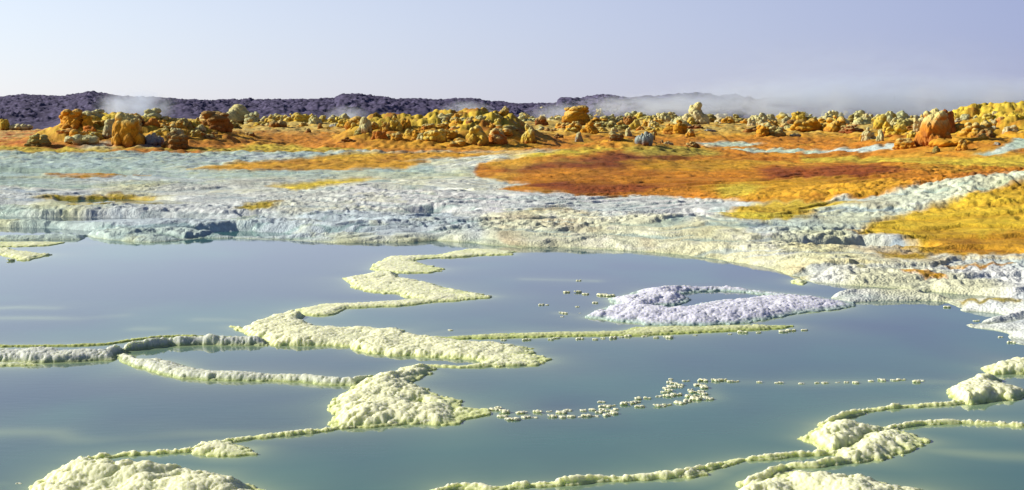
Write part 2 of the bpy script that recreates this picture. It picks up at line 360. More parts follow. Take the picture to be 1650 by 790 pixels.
def zone_color(x, y, h):
    px, py = proj(x, y, h)
    k = np.clip(y/40, .3, 2)
    wx = px + 14*fbm(x*.8/k, y*.35/k, 101, 4); wy = py + np.clip((py-195)*.04, .5, 6)*(fbm(x*.9/k, y*.5/k, 105, 4) + .7*fbm(x*3.2/k, y*1.5/k, 106, 4))
    wx = wx + 9*fbm(x*3.5/k, y*1.5/k, 107, 4)
    C = np.empty(x.shape+(3,)); C[:] = PALE; W = np.zeros(x.shape)
    for c, f, wet, P in Z:
        A = np.array(P, float); x0, y0 = A.min(0)-3*f-2; x1, y1 = A.max(0)+3*f+2
        q = (wx > x0) & (wx < x1) & (wy > y0) & (wy < y1)
        if not q.any(): continue
        # vertical pixels count for more: squeeze x by 4 when feathering
        d = sdf(wx[q]/4, wy[q], A/np.array((4, 1)))
        a = sstep(-f, f, d)[:, None]
        C[q] = C[q]*(1-a) + c*a; W[q] = W[q]*(1-a[:, 0]) + wet*a[:, 0]
    hm = np.clip(macro(x, y)-.30, 0, 1.3)*sstep(50, 60, y)*(1-sstep(76, 90, y)); hn_ = fbm(x*1.6, y*.9, 121, 4)
    a = sstep(.02, .2, hm+.08*hn_)[..., None]; C = C*(1-a) + (GOLD*.9)*a
    a = sstep(.35, 1.0, hm+.5*hn_)[..., None]*.8; C = C*(1-a) + (YEL*.9)*a
    a = (sstep(.15, .5, -hn_)*sstep(.05, .2, hm))[..., None]*.7; C = C*(1-a) + np.array((.42,.13,.015))*a
    near_ = 1-sstep(58, 70, y); lg = ledge(x, y)
    cold_ = (1-sstep(.05, .2, C[..., 0]-C[..., 2]*1.25))*near_
    ft = sstep(.42, .12, lg+.25*fbm(x*3, y*2, 141, 3))*cold_; f3 = (ft*.52)[..., None]
    tintc = np.where((fbm(x*.2, y*.12, 143, 3) > 0)[..., None], np.array((.28,.52,.46)), np.array((.25,.38,.52)))  # ledge feet: wet mint film, plus blue shadow tinted into the colour
    C = C*(1-f3) + tintc*f3; W = np.maximum(W, ft*.9)
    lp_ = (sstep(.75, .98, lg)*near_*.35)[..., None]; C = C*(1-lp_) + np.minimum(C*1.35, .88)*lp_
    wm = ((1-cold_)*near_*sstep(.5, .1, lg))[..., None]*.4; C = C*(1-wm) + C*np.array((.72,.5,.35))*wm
    ffc = (sstep(80, 92, y)*sstep(.25, .75, dome(x/.7, y/1.4, 98)))[..., None]*.7; C = C*(1-ffc) + np.array((.70,.58,.18))*ffc
    # mineral streaks inside every zone
    s1 = fbm(x*.5, y*.12, 111, 5); s2 = fbm(x*1.4, y*.5, 115, 5); s3 = fbm(x*5, y*4, 119, 3)
    warm = sstep(.04, .25, C[..., 0]-C[..., 2])
    s6 = fbm(x*9, y*3.5, 117, 3)*.7
    C = C*(1 + (.18*s2 + .14*s3 + .12*s1 + .16*s6)[..., None]*(1+.45*warm[..., None]))
    yw = sstep(.10, .55, s1)[..., None]*warm[..., None]
    C = C*(1-.35*yw) + YEL*.35*yw
    rw = sstep(.08, .5, -s2)[..., None]*warm[..., None]
    C = C*(1-.45*rw) + C*np.array((.72,.5,.4))*.45*rw
    cold = (1-warm[..., None])*sstep(-.1, .02, C[..., 2]-.4)[..., None]
    s4 = fbm(x*.22, y*.16, 131, 4); s5 = fbm(x*.5, y*.3, 135, 4)
    for col_, f_ in ((np.array((.56,.72,.58)), sstep(.05, .4, s4)*.7), (np.array((.80,.84,.80)), sstep(.05, .4, -s4)*.6), (np.array((.78,.78,.40)), sstep(.12, .5, s5)*.65), (np.array((.60,.76,.72)), sstep(.2, .5, -s5)*.5)):
        f_ = f_[..., None]*cold; C = C*(1-f_) + col_*f_
    pale = (1-warm[..., None])*sstep(.25, .6, s2+.5*s3)[..., None]
    C = C*(1-.35*pale) + np.array((.66,.66,.30))*.35*pale
    return np.clip(C, .01, .86), W

def build_ground():
    us = np.concatenate([np.linspace(-1.6, -.62, 40), np.linspace(-.61, -.46, 60), np.arange(-.455, .455, 1.9/F), np.linspace(.46, .61, 60), np.linspace(.62, 1.6, 40)])
    ys = [9.0]
    while ys[-1] < 900:
        y = ys[-1]
        r = .0021 if y < 36 else .0035 if y < 62 else .0045 if y < 125 else .03
        ys.append(y*(1+r))
    ys = np.array(ys)
    X = us[None, :]*ys[:, None]; Y = np.repeat(ys[:, None], len(us), 1)
    H, S = terrain(X, Y)
    C, W = zone_color(X, Y, macro(X, Y)*sstep(0, .35, S)+.05)
    # greenish-yellow wet lip at the waterline
    lip = np.exp(-np.clip(H, 0, 1)/.012)*(S < .5)
    C = C*(1-.55*lip[..., None]) + np.array((.46,.52,.22))*.55*lip[..., None]
    mask = (S > -.25)
    W = np.clip(W, 0, 1)
    me = grid_mesh(X, Y, H, mask, 'ground', C, W)
    link('ground', me, M_ground, kind='structure')
build_ground()

def ground_hit(px, py):
    dx, dy, dz = (float(v) for v in ray(px, py))
    t = np.geomspace(9, 700, 2500); x = dx*t; y = dy*t; z = CAMH+dz*t
    h, _ = terrain(x, y, False)
    k = np.where(z < h)[0]
    i = k[0] if len(k) else len(t)-1
    return float(x[i]), float(y[i]), float(h[i])

# ------------------------------------------------------------------ salt crusts standing in the pools
TOPC = cr(.92,.96,.57); EDGEC = cr(.66,.74,.27); GREYC = cr(.60,.66,.52); PURC = cr(.70,.71,.82); PUREDGE = cr(.40,.55,.45)
CRUSTS_W = []     # world outlines for the pale shallow water round them
def lower(poly, H, fac=.33):
    out = []
    n = len(poly)
    for (x, y) in poly:
        x_ = x+.013; ys = []
        for i in range(n):
            (ax, ay), (bx, by) = poly[i], poly[(i+1) % n]
            if (ax > x_) != (bx > x_): ys.append(ay+(by-ay)*(x_-ax)/(bx-ax))
        ys = sorted(v for v in ys if v > y+.8)
        if len(ys) % 2 == 1:
            d = CAMH*F/max(y-HY, 20); sh = min(fac*H*F/d, .5*(ys[0]-y)); y = y+sh
        out.append((x, y))
    return out
def crust(name, label, cat, poly=None, line=None, width=.05, H=.06, edge=.10, top=TOPC, rim=EDGEC, lump=1.0, seed=1, holes=(), group=None, scal=1.0, res=1.25, taper=None):
    grow = .006
    if poly is None: lump = min(lump, 1)*.6; scal = .5; width *= .66; H *= .66; edge *= .7
    elif name == 'salt_ridge': H *= .72; lump = min(lump, .8)*.8; scal = .6; edge = max(edge, .08)
    elif name == 'salt_mound': H *= .58; edge *= .7; grow = .030
    if taper is None: taper = .6 if name == 'salt_mound' else .45 if name == 'salt_island' else 0
    if poly is not None:
        P = [unproj(*p) for p in lower(poly, H, .75 if name == 'salt_ridge' else .38)]
    else:
        P = [unproj(*p) for p in line]
    hol = [[unproj(*p) for p in h] for h in holes]
    CRUSTS_W.append((P, poly is not None))
    A = np.array(P); mg = .10
    y0, y1 = A[:, 1].min()-mg-width, A[:, 1].max()+mg+width
    u0 = min(a[0]/a[1] for a in P)-mg/y0; u1 = max(a[0]/a[1] for a in P)+mg/y0
    nu = int((u1-u0)/(res/F))+3
    nv = int(math.log(y1/y0)/(.0013*res))+3
    us = np.linspace(u0, u1, nu); ys = np.geomspace(y0, y1, nv)
    X = us[None, :]*ys[:, None]; Y = np.repeat(ys[:, None], nu, 1)
    if poly is not None:
        sd = sdf(X, Y, P)
    else:
        wv = width*(.62+1.3*vn(X*1.6, Y*1.6, seed+50)**2+.35*vn(X*7, Y*7, seed+51)+.25*fbm(X*13, Y*13, seed+52, 2))
        sd = wv - seg_dist(X, Y, P, False)
    for h in hol: sd = np.minimum(sd, -sdf(X, Y, h))
    keep0 = sd > -.14
    n6 = .03*fbm(X*6, Y*6, seed, 3); n7 = .04*fbm(X*6, Y*6, seed+3, 3)
    if name == 'salt_ridge': wx = X*.8 + n6; wy = Y*.8 + n7
    else: wx = X - .32*Y + n6; wy = (Y + .32*X)*.5 + n7
    l = lump
    big = dome(wx/(.12*l), wy/(.12*l), seed+11, .65, 1.05); mid = dome(wx/(.050*l), wy/(.046*l), seed+12, .55, 1.0)
    sm = dome(X/.024+n6*20, Y/.036, seed+13); ti = dome(X/.012, Y/.018, seed+14)
    tx = np.clip((X-A[:, 0].min())/(A[:, 0].max()-A[:, 0].min()), 0, 1)
    fing = fbm(X*4, Y*16, seed+21, 3)
    s = sd + grow + scal*(.026*(big-.75) + .020*(mid-.65) + .012*(sm-.6) + .026*fbm(X*7, Y*5, seed+20, 3) + .030*fbm(X*22, Y*13, seed+22, 3) + taper*.09*tx*(fing-.1))
    e = min(edge, .9)
    shelf = .016+.012*fbm(X*5, Y*4, seed+23, 2); q = np.clip((s-shelf)/e, 0, 1); prof = .55*np.sqrt(1-(1-q)**2) + .45*q*(2-q)
    tap = 1 - taper*sstep(.35, 1, tx)
    rise = 1.15*H*tap*(.78+.45*fbm(X*3.2, Y*2.6, seed+30, 3))*prof
    am = np.clip(prof*1.3, 0, 1)*min(1, .35+H/.09)*(1-.35*taper*tx)
    Hh = rise + am*((.016*(big-.7) + .0085*(mid-.55))*l*l + .009*(sm-.55) + .005*(ti-.55) + .007*fbm(X*11, Y*8, seed+31, 4))
    Hh = np.where(s > 0, np.maximum(Hh, (.005+.006*sm)*sstep(0, .006, s)), s*.7)
    t = sstep(.002, max(.5*H, .02), Hh)[..., None]
    mottled = fbm(X*9, Y*9, seed+40, 4)[..., None]
    C = rim*(1-t) + top*t
    C = C*(1+.07*mottled)
    yl = sstep(.1, .6, mottled)*.22
    C = C*(1-yl) + np.array((.74,.74,.36))*yl if top is not PURC else C
    crev = sstep(.75, .35, mid)[..., None]*.06
    C = C*(1-crev) + C*np.array((.93,.95,.62))*crev
    me = grid_mesh(X, Y, Hh, keep0 & (Hh > -.06), name, np.clip(C, 0, .95))
    return link(name, me, M_crust, label, cat, group)

RG = 'salt rims dividing the pools'; MG = 'lumpy salt mounds in the pools'
crust('salt_patch', 'thin yellow salt strip touching the left edge just below the far shore', 'salt crust', [(-90,390),(60,390),(104,391),(80,396),(30,398),(-90,398)], H=.015, edge=.06, seed=101, top=TOPC*.9)
crust('salt_patch', 'small lumpy cream salt patch floating near left edge in the far pool', 'salt crust', [(-90,402),(0,400),(8,397),(16,401),(32,405),(50,406),(65,408),(80,411),(70,414),(55,417),(45,420),(28,420),(32,416),(0,411),(-90,410)], H=.03, edge=.08, seed=102, top=TOPC*.9)
crust('salt_ridge', 'thin olive salt line lying just behind the long left-hand dam', 'salt rim', line=[(-200,560),(0,558),(60,558),(130,557),(170,555),(192,552),(215,548),(250,544),(280,542),(340,543),(400,546)], width=.035, H=.018, edge=.03, seed=103, top=cr(.50,.54,.24), rim=cr(.38,.45,.12), lump=.6, group=RG)
crust('salt_ridge', 'long smooth grey-white salt dam running in from left edge to the zigzag crust', 'salt rim', [(-200,563),(0,562),(60,560),(150,562),(190,559),(230,553),(260,549),(300,546),(360,546),(430,548),(430,557),(330,556),(270,558),(240,562),(205,566),(188,572),(185,581),(70,585),(0,583),(-200,582)], H=.085, edge=.06, seed=104, top=cr(.66,.70,.60), rim=cr(.42,.50,.22), scal=.7, group=RG)
crust('salt_ridge', 'short low salt ledge in front of the smooth dam at left edge', 'salt rim', [(-150,582),(0,582),(30,581),(50,584),(62,589),(0,590),(-150,590)], H=.03, edge=.05, seed=105, top=GREYC, group=RG)
crust('salt_ridge', 'curved lumpy salt rim closing the crescent pool below the smooth dam', 'salt rim', [(188,576),(190,570),(199,566),(212,567),(235,577),(265,577),(290,582),(312,589),(340,594),(400,597),(480,601),(560,607),(602,606),(575,622),(510,620),(480,616),(410,614),(360,614),(330,613),(290,610),(255,603),(225,593),(200,585)], H=.055, edge=.08, seed=106, top=cr(.70,.74,.58), rim=cr(.40,.50,.16), group=RG)
crust('salt_patch', 'flat yellow salt strip nearest the far shore at the head of the zigzag', 'salt crust', [(714,409),(735,404),(760,401),(795,402),(830,406),(826,411),(780,412),(740,415),(700,416)], H=.02, edge=.08, seed=107, top=TOPC*.95, group=MG)
crust('salt_mound', 'small pale yellow salt lobe, upper bend of the zigzag crust', 'salt mound', [(600,434),(608,425),(632,413),(700,411),(722,410),(720,415),(672,418),(662,421),(690,428),(712,434),(702,438),(688,440),(655,440),(625,438),(608,438)], H=.035, edge=.12, seed=108, group=MG)
crust('salt_mound', 'pale yellow salt mound with a grey hollow front, second bend of the zigzag', 'salt mound', [(559,449),(590,442),(612,437),(634,440),(642,449),(662,451),(690,456),(730,466),(762,471),(794,478),(780,481),(740,483),(700,484),(660,480),(645,473),(620,473),(590,469),(572,462)], H=.055, edge=.13, seed=109, group=MG)
crust('salt_ridge', 'slender yellow salt strip linking the second and third bends of the zigzag', 'salt rim', [(474,500),(500,493),(522,488),(580,487),(640,483),(670,480),(742,479),(742,485),(700,487),(672,491),(640,494),(600,495),(560,497),(540,505),(530,509),(500,509),(480,507)], H=.03, edge=.08, seed=110, group=RG)
crust('salt_mound', 'long lumpy yellow salt mound where the smooth dam meets the zigzag', 'salt mound', [(376,527),(392,527),(410,521),(440,508),(470,504),(486,510),(477,516),(490,520),(520,526),(590,526),(600,528),(645,530),(655,542),(610,556),(575,558),(500,557),(440,556),(420,549),(425,542),(400,537)], H=.075, edge=.14, seed=111, group=MG)
crust('salt_mound', 'puffy cream salt mound with green reflection, right of the dam junction', 'salt mound', [(569,556),(585,545),(600,535),(630,529),(655,538),(700,545),(760,549),(800,552),(832,555),(853,563),(848,568),(880,578),(880,583),(860,587),(800,591),(780,589),(772,580),(740,578),(690,576),(640,573),(600,569),(575,563)], H=.08, edge=.14, seed=112, group=MG)
crust('salt_ridge', 'long straight yellow-green salt rim reaching from the cream mound to the purple island', 'salt rim', [(640,542),(720,541),(780,537),(900,533),(1000,532),(1028,525),(1060,524),(1120,525),(1200,522),(1276,526),(1262,530),(1180,534),(1100,538),(1040,541),(950,542),(850,544),(780,546),(700,548),(650,549)], H=.03, edge=.06, seed=113, top=cr(.66,.70,.36), rim=cr(.42,.52,.12), lump=.7, group=RG)
crust('salt_ridge', 'thin ragged salt line just below the puffy cream mound', 'salt rim', line=[(672,590),(700,590),(740,592),(800,589),(862,588)], width=.035, H=.025, edge=.035, seed=114, lump=.8, group=RG)
crust('salt_island', 'lilac white crescent shaped salt island holding a small lagoon', 'salt island', [(944,512),(953,503),(972,494),(992,488),(978,483),(1000,475),(1040,464),(1100,461),(1185,462),(1240,468),(1290,472),(1340,479),(1378,487),(1376,494),(1350,500),(1300,504),(1265,511),(1230,516),(1200,522),(1120,525),(1040,524),(1018,521),(985,518),(966,514)],
      H=.06, edge=.3, seed=115, top=PURC, rim=PUREDGE, lump=.9,
      holes=[[(1098,474),(1122,471),(1160,469),(1200,472),(1236,477),(1200,482),(1160,485),(1125,491),(1100,499),(1060,499),(1050,494),(1095,492),(1113,484)]])
crust('salt_patch', 'small flat green salt patch between the island and the far right shore', 'salt crust', [(1276,452),(1290,450),(1301,455),(1295,459),(1278,457)], H=.02, edge=.05, seed=116)
crust('salt_mound', 'big tilted cream salt mound in the centre with a tiny hole of water', 'salt mound', [(537,654),(545,642),(570,622),(600,606),(640,595),(665,588),(692,588),(693,595),(690,603),(658,611),(668,619),(700,630),(722,639),(742,645),(766,659),(780,661),(780,668),(757,673),(735,681),(715,684),(640,683),(600,686),(570,690),(545,691),(538,682),(545,666)], H=.10, edge=.30, seed=117, lump=1.15, group=MG, holes=[[(668,652),(676,649),(682,652),(675,655)]])
crust('salt_ridge', 'thin salt line climbing from lower left to the big centre mound', 'salt rim', line=[(138,741),(165,737),(200,733),(250,731),(300,728),(330,720),(370,711),(400,707),(450,702),(500,697),(545,691),(600,686),(640,684),(700,682),(735,679)], width=.030, H=.034, edge=.035, seed=118, lump=.8, group=RG)
crust('salt_mound', 'small cream salt lobe hanging below the thin line at lower left', 'salt mound', [(308,727),(328,716),(350,711),(375,717),(405,724),(398,731),(375,735),(350,736),(320,732)], H=.045, edge=.09, seed=119, group=MG)
crust('salt_mound', 'large lumpy cream salt mound cut by the lower left of the frame', 'salt mound', [(46,792),(58,776),(80,763),(105,748),(135,740),(160,748),(200,755),(240,752),(290,752),(320,754),(350,757),(372,770),(402,776),(432,788),(450,810),(460,900),(-60,900),(20,840)], H=.14, edge=.28, seed=120, lump=1.35, group=MG)
crust('salt_ridge', 'wavy white salt line along the bottom centre of the water', 'salt rim', line=[(700,798),(716,789),(745,785),(770,786),(795,790),(830,785),(880,782),(920,779),(950,775),(1000,773),(1050,769),(1100,766),(1118,760),(1140,755),(1165,749),(1200,742),(1230,739),(1280,735),(1345,731)], width=.036, H=.045, edge=.04, seed=121, lump=.9, group=RG)
crust('salt_mound', 'little knuckle of salt on the wavy bottom line', 'salt mound', [(1096,768),(1102,758),(1115,752),(1138,753),(1142,760),(1125,767),(1108,771)], H=.05, edge=.08, seed=122, group=MG)
crust('salt_mound', 'rounded cream salt mound with steep left nose, lower right', 'salt mound', [(1298,707),(1308,697),(1325,684),(1342,676),(1380,680),(1420,686),(1430,694),(1400,705),(1375,718),(1360,728),(1338,728),(1316,717)], H=.11, edge=.26, seed=123, lump=1.2, group=MG)
crust('salt_mound', 'cream salt mound with feathery right tip overlapping the steep nosed one', 'salt mound', [(1350,732),(1375,712),(1400,696),(1440,687),(1462,696),(1490,711),(1470,720),(1440,728),(1415,741),(1380,745),(1356,742)], H=.09, edge=.26, seed=124, lump=1.1, group=MG)
crust('salt_ridge', 'arched salt rim from the steep nosed mound to the far right mound', 'salt rim', line=[(1325,686),(1345,677),(1370,669),(1400,662),(1440,657),(1490,654),(1530,652),(1560,647),(1590,643)], width=.040, H=.045, edge=.045, seed=125, group=RG)
crust('salt_ridge', 'long thin arched salt rim leaving the frame at lower right', 'salt rim', line=[(1415,698),(1445,689),(1480,684),(1520,682),(1560,682),(1600,684),(1650,687),(1760,694),(1900,702)], width=.030, H=.036, edge=.035, seed=126, lump=.8, group=RG)
crust('salt_ridge', 'salt rim joining the feathery mound to the bottom right mound', 'salt rim', line=[(1205,782),(1240,766),(1270,752),(1310,751),(1355,745),(1400,740)], width=.045, H=.045, edge=.05, seed=127, group=RG)
crust('salt_mound', 'large lumpy cream salt mound cut by the bottom right of the frame', 'salt mound', [(1178,792),(1210,775),(1245,756),(1275,752),(1300,757),(1330,762),(1380,762),(1440,776),(1480,781),(1515,790),(1570,812),(1600,900),(1080,900),(1120,830)], H=.13, edge=.28, seed=128, lump=1.3, group=MG)
crust('salt_mound', 'upright cream salt mound near the right edge above the arched rim', 'salt mound', [(1532,635),(1545,620),(1568,607),(1590,601),(1606,604),(1616,614),(1640,622),(1662,628),(1690,631),(1640,641),(1600,645),(1560,650),(1548,646)], H=.12, edge=.18, seed=129, lump=1.1, group=MG)
crust('salt_mound', 'topmost cream salt mound touching the right edge', 'salt mound', [(1592,595),(1612,585),(1625,579),(1660,580),(1760,584),(1800,600),(1650,603),(1602,603)], H=.09, edge=.16, seed=130, group=MG)
SUNKEN = [  # pale crust just under the surface, traced lines
 [(1000,660),(1100,652),(1150,640),(1150,616)],[(1150,616),(1250,618),(1400,616),(1560,617)],[(780,668),(900,668),(1000,660)],
 [(-100,700),(30,696),(90,697),(120,708),(150,710),(220,706),(300,700),(420,699)],[(-60,513),(60,512),(130,514),(200,508)],[(320,515),(390,516),(420,522)],
 [(-60,500),(30,495),(90,497)],[(560,450),(520,448)],[(845,450),(960,453)],[(220,530),(262,531)],
 [(20,395),(140,392),(300,393)],[(-40,785),(30,780),(90,772)],[(1450,720),(1600,735),(1700,740)],[(900,505),(960,512)],[(250,557),(200,556)],[(330,552),(230,554)],
 [(680,540),(720,534),(900,530)],
]
SUNKEN_W = [[unproj(*p) for p in l] for l in SUNKEN]

# ------------------------------------------------------------------ the pool water
def build_water():
    us = np.concatenate([np.linspace(-2.2, -.5, 30), np.arange(-.49, .49, 3.5/F), np.linspace(.5, 2.2, 30)])
    ys = np.concatenate([np.geomspace(1.5, 4.5, 12)[:-1], np.geomspace(4.5, 46, 560)])
    X = us[None, :]*ys[:, None]; Y = np.repeat(ys[:, None], len(us), 1)
    g = np.zeros(X.shape)
    for P, closed in CRUSTS_W:
        A = np.array(P)
        q = (X > A[:, 0].min()-1.2) & (X < A[:, 0].max()+1.2) & (Y > A[:, 1].min()-1.6) & (Y < A[:, 1].max()+1.6)
        if q.any():
            d = seg_dist(X[q], Y[q]*.8+0, [(a, b_*.8) for a, b_ in P], closed)
            v = .75*np.exp(-d/.06)+.30*np.exp(-d/.35)
            g[q] = np.maximum(g[q], v*(.65+.5*vn(X[q]*3, Y[q]*2, 7)))
    for P in SUNKEN_W:
        A = np.array(P)
        q = (X > A[:, 0].min()-1.2) & (X < A[:, 0].max()+1.2) & (Y > A[:, 1].min()-1.5) & (Y < A[:, 1].max()+1.5)
        d = seg_dist(X[q], Y[q]*.6, [(a, b_*.6) for a, b_ in P], False)
        g[q] = np.maximum(g[q], (.30*np.exp(-(d/.07)**2)+.18*np.exp(-d/.25))*(.3+.9*vn(X[q]*2, Y[q]*3, 8)))
    n1 = fbm(X*.45, Y*.35, 201, 4); n2 = fbm(X*1.2, Y*.9, 205, 4)
    deep = np.array((.028, .075, .115)); teal = np.array((.055, .185, .15)); pale = np.array((.42, .52, .26))
    t = sstep(-.5, .6, n1+.3*n2+.45*sstep(9.5, 6, Y)-.25*sstep(10, 14, Y))[..., None]
    C = deep*(1-t)+teal*t
    gg = np.clip(g, 0, 1)[..., None]
    C = C*(1-gg)+pale*gg
    me = grid_mesh(X, Y, np.zeros(X.shape), np.ones(X.shape, bool), 'water', C)
    link('water', me, M_water, kind='structure')
build_water()

# ------------------------------------------------------------------ star shaped lumpy bodies (nodules, knobs, domes)
def ico(sub):
    import bmesh
    bm = bmesh.new(); bmesh.ops.create_icosphere(bm, subdivisions=sub, radius=1.0)
    bm.verts.ensure_lookup_table()
    v = np.array([tuple(x.co) for x in bm.verts]); f = np.array([[x.index for x in fc.verts] for fc in bm.faces]); bm.free()
    return v, f
ICO = {k: ico(k) for k in (4, 5, 6)}
def lumpy(seed, sub=5, lobes=9, spread=.55, rmin=.35, rmax=.62, tall=1.0, warts=70, wart=.13, name='knob', flat=0):
    rng = np.random.RandomState(seed); v, f = ICO[sub]
    core = [(np.array((0, 0, .1)), .42)]
    for i in range(lobes):
        a = rng.uniform(0, 2*math.pi); r = spread*math.sqrt(rng.uniform(.1, 1)); z = rng.uniform(-.1, .55)*tall
        c = np.array((r*math.cos(a)*(1-.45*max(z, 0)), r*math.sin(a)*(1-.45*max(z, 0)), z)); R = rng.uniform(rmin, rmax)*(1-.35*max(z, 0))
        n_ = np.linalg.norm(c)
        if n_ > R*.95: R = n_*1.05
        core.append((c, R))
    def rad(dirs, spheres):
        best = np.zeros(len(dirs))
        for c, R in spheres:
            b_ = dirs @ c; q = b_*b_ - c@c + R*R
            best = np.maximum(best, np.where(q > 0, b_+np.sqrt(np.maximum(q, 0)), 0))
        return best
    r0 = rad(v, core)
    idx = rng.choice(len(v), warts, replace=False); sph = []
    for i in idx: sph.append((v[i]*r0[i]*.96, wart*rng.uniform(.5, 1.25)))
    def rad2(dirs, spheres):
        best = np.zeros(len(dirs))
        for c, R in spheres:
            b_ = dirs @ c; q = b_*b_ - c@c + R*R
            best = np.maximum(best, np.where((q > 0) & (b_ > 0), b_+np.sqrt(np.maximum(q, 0)), 0))
        return best
    r = np.maximum(r0, rad2(v, sph))
    idx = rng.choice(len(v), min(len(v), warts*5), replace=False); sp2 = [(v[i]*r[i]*.985, wart*.42*rng.uniform(.5, 1.3)) for i in idx]
    r = np.maximum(r, rad2(v, sp2))
    r *= 1+.03*np.array([math.sin(7*a+3*b_) for a, b_ in zip(v[:, 0], v[:, 2])])
    V = v*r[:, None]
    zz = (V[:, 2]-V[:, 2].min())/np.ptp(V[:, 2]); V[:, :2] *= (1.12-.28*zz**.9)[:, None]
    V[:, 0] += .25*rng.uniform(-1, 1)*zz; V[:, 1] += .2*rng.uniform(-1, 1)*zz
    V *= (1+.16*fbm(v[:, 0]*1.6+seed, v[:, 1]*1.6+v[:, 2]*1.9, seed+5, 3))[:, None]
    V[:, 2] -= V[:, 2].min(); zt = .18*V[:, 2].max(); V[:, 2] -= zt           # foot sunk in the ground
    ext = max(np.abs(V[:, 0]).max(), np.abs(V[:, 1]).max()); V[:, :2] /= 2*ext; V[:, 2] /= V[:, 2].max()
    # unit: 1 wide, 1 high; masks: r = pale cap, g = rusty foot
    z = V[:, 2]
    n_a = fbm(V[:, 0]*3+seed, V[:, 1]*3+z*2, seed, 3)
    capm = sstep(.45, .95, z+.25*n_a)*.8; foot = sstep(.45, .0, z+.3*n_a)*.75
    return mesh_from(V, f, name, np.stack([capm, foot, np.zeros(len(V))], 1))


def fused(seed, kind, vox=.02, name='sulphur_rock'):
    """overlapping ellipsoids merged to one skin by a voxel remesh, then roughened; unit size, foot below zero"""
    rng = np.random.RandomState(seed); v, f = ICO[4]; S = []
    def add(c, r, sz=1.0): S.append((np.array(c, float), np.array((r*rng.uniform(.85, 1.15), r*rng.uniform(.85, 1.15), r*sz))))
    def ring(n, rad, z, r, jr=.3, sz=1.0):
        for i in range(n):
            a = rng.uniform(0, 6.283); q = rad*rng.uniform(.7, 1.1); add((q*math.cos(a), q*math.sin(a), z*rng.uniform(.7, 1.3)), r*rng.uniform(1-jr, 1+jr), sz)
    if kind == 'k':
        add((0, 0, .15), .42); add((rng.uniform(-.1, .1), rng.uniform(-.1, .1), .5), .34); ring(5, .28, .34, .24); ring(6, .42, .05, .20, .4, 1.5); ring(4, .20, .66, .17); ring(7, .5, 0, .12)
    elif kind == 'c':
        for i in range(9):
            a = rng.uniform(0, 6.283); q = .42*math.sqrt(rng.uniform(0, 1)); h = rng.uniform(.15, 1)*(1-.6*q)
            for k in range(3): add((q*math.cos(a), q*math.sin(a), h*k/2*.8), (.24-.035*k)*rng.uniform(.8, 1.3))
            if i % 3 == 0: ring(2, q, h*.85, .11)
        ring(10, .46, .05, .15, .5); ring(8, .33, .35, .13, .5)
    elif kind == 'm':
        for i in range(12):
            a = rng.uniform(0, 6.283); q = .45*math.sqrt(rng.uniform(0, 1)); add((q*math.cos(a), q*math.sin(a), .05), rng.uniform(.12, .24), 1.6*(1-q))
        ring(14, .4, .15, .08)
    elif kind == 'b':
        add((0, 0, .3), .48, 1.3); ring(5, .28, .68, .22, .2, .8); ring(6, .30, .74, .17, .2, .8); ring(6, .42, .3, .15, .3, 1.8); ring(12, .52, .02, .14, .4, 1.4)
    elif kind == 'n':
        for i in range(7): add((rng.uniform(-.45, .45), rng.uniform(-.28, .28), .05), rng.uniform(.12, .22), 1.2)
        for i in range(8): add((rng.uniform(-.4, .4), rng.uniform(-.25, .25), .18), rng.uniform(.06, .11))
    V = []; Fc = []
    for i, (c, r) in enumerate(S): V.append(v*r + c); Fc.append(f + i*len(v))
    me = mesh_from(np.concatenate(V), np.concatenate(Fc), name, smooth=False)
    o = bpy.data.objects.new('tmp', me); col.objects.link(o)
    md = o.modifiers.new('r', 'REMESH'); md.mode = 'VOXEL'; md.voxel_size = vox
    dg = bpy.context.evaluated_depsgraph_get(); ev = o.evaluated_get(dg); m2 = bpy.data.meshes.new_from_object(ev)
    n = len(m2.vertices); co = np.empty(n*3, np.float32); m2.vertices.foreach_get('co', co); co = co.reshape(-1, 3).astype(float)
    no = np.empty(n*3, np.float32); m2.vertices.foreach_get('normal', no); no = no.reshape(-1, 3)
    fa = np.empty(len(m2.polygons)*4, np.int32); m2.polygons.foreach_get('vertices', fa); fa = fa.reshape(-1, 4)
    bpy.data.objects.remove(o); bpy.data.meshes.remove(me); bpy.data.meshes.remove(m2)
    X_, Y_, Z_ = co.T
    d = .035*fbm(X_*9+Z_*5+seed, Y_*9-Z_*6, seed, 4) + .022*(dome(X_*13+Z_*7, Y_*13+Z_*9, seed+3)-.5) + .05*fbm(X_*3+Z_*2, Y_*3-Z_*2, seed+9, 2)
    co += no*d[:, None]
    co[:, 2] -= co[:, 2].min(); co[:, 2] -= .14*co[:, 2].max()
    ext = max(np.abs(co[:, 0]).max(), np.abs(co[:, 1]).max()); co[:, :2] /= 2*ext; co[:, 2] /= co[:, 2].max()
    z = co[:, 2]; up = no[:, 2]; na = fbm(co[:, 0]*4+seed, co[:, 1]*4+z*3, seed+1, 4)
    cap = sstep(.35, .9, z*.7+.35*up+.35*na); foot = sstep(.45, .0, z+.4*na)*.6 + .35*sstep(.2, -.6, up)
    return mesh_from(co, fa, name, np.stack([cap, np.clip(foot, 0, 1), np.zeros(n)], 1))

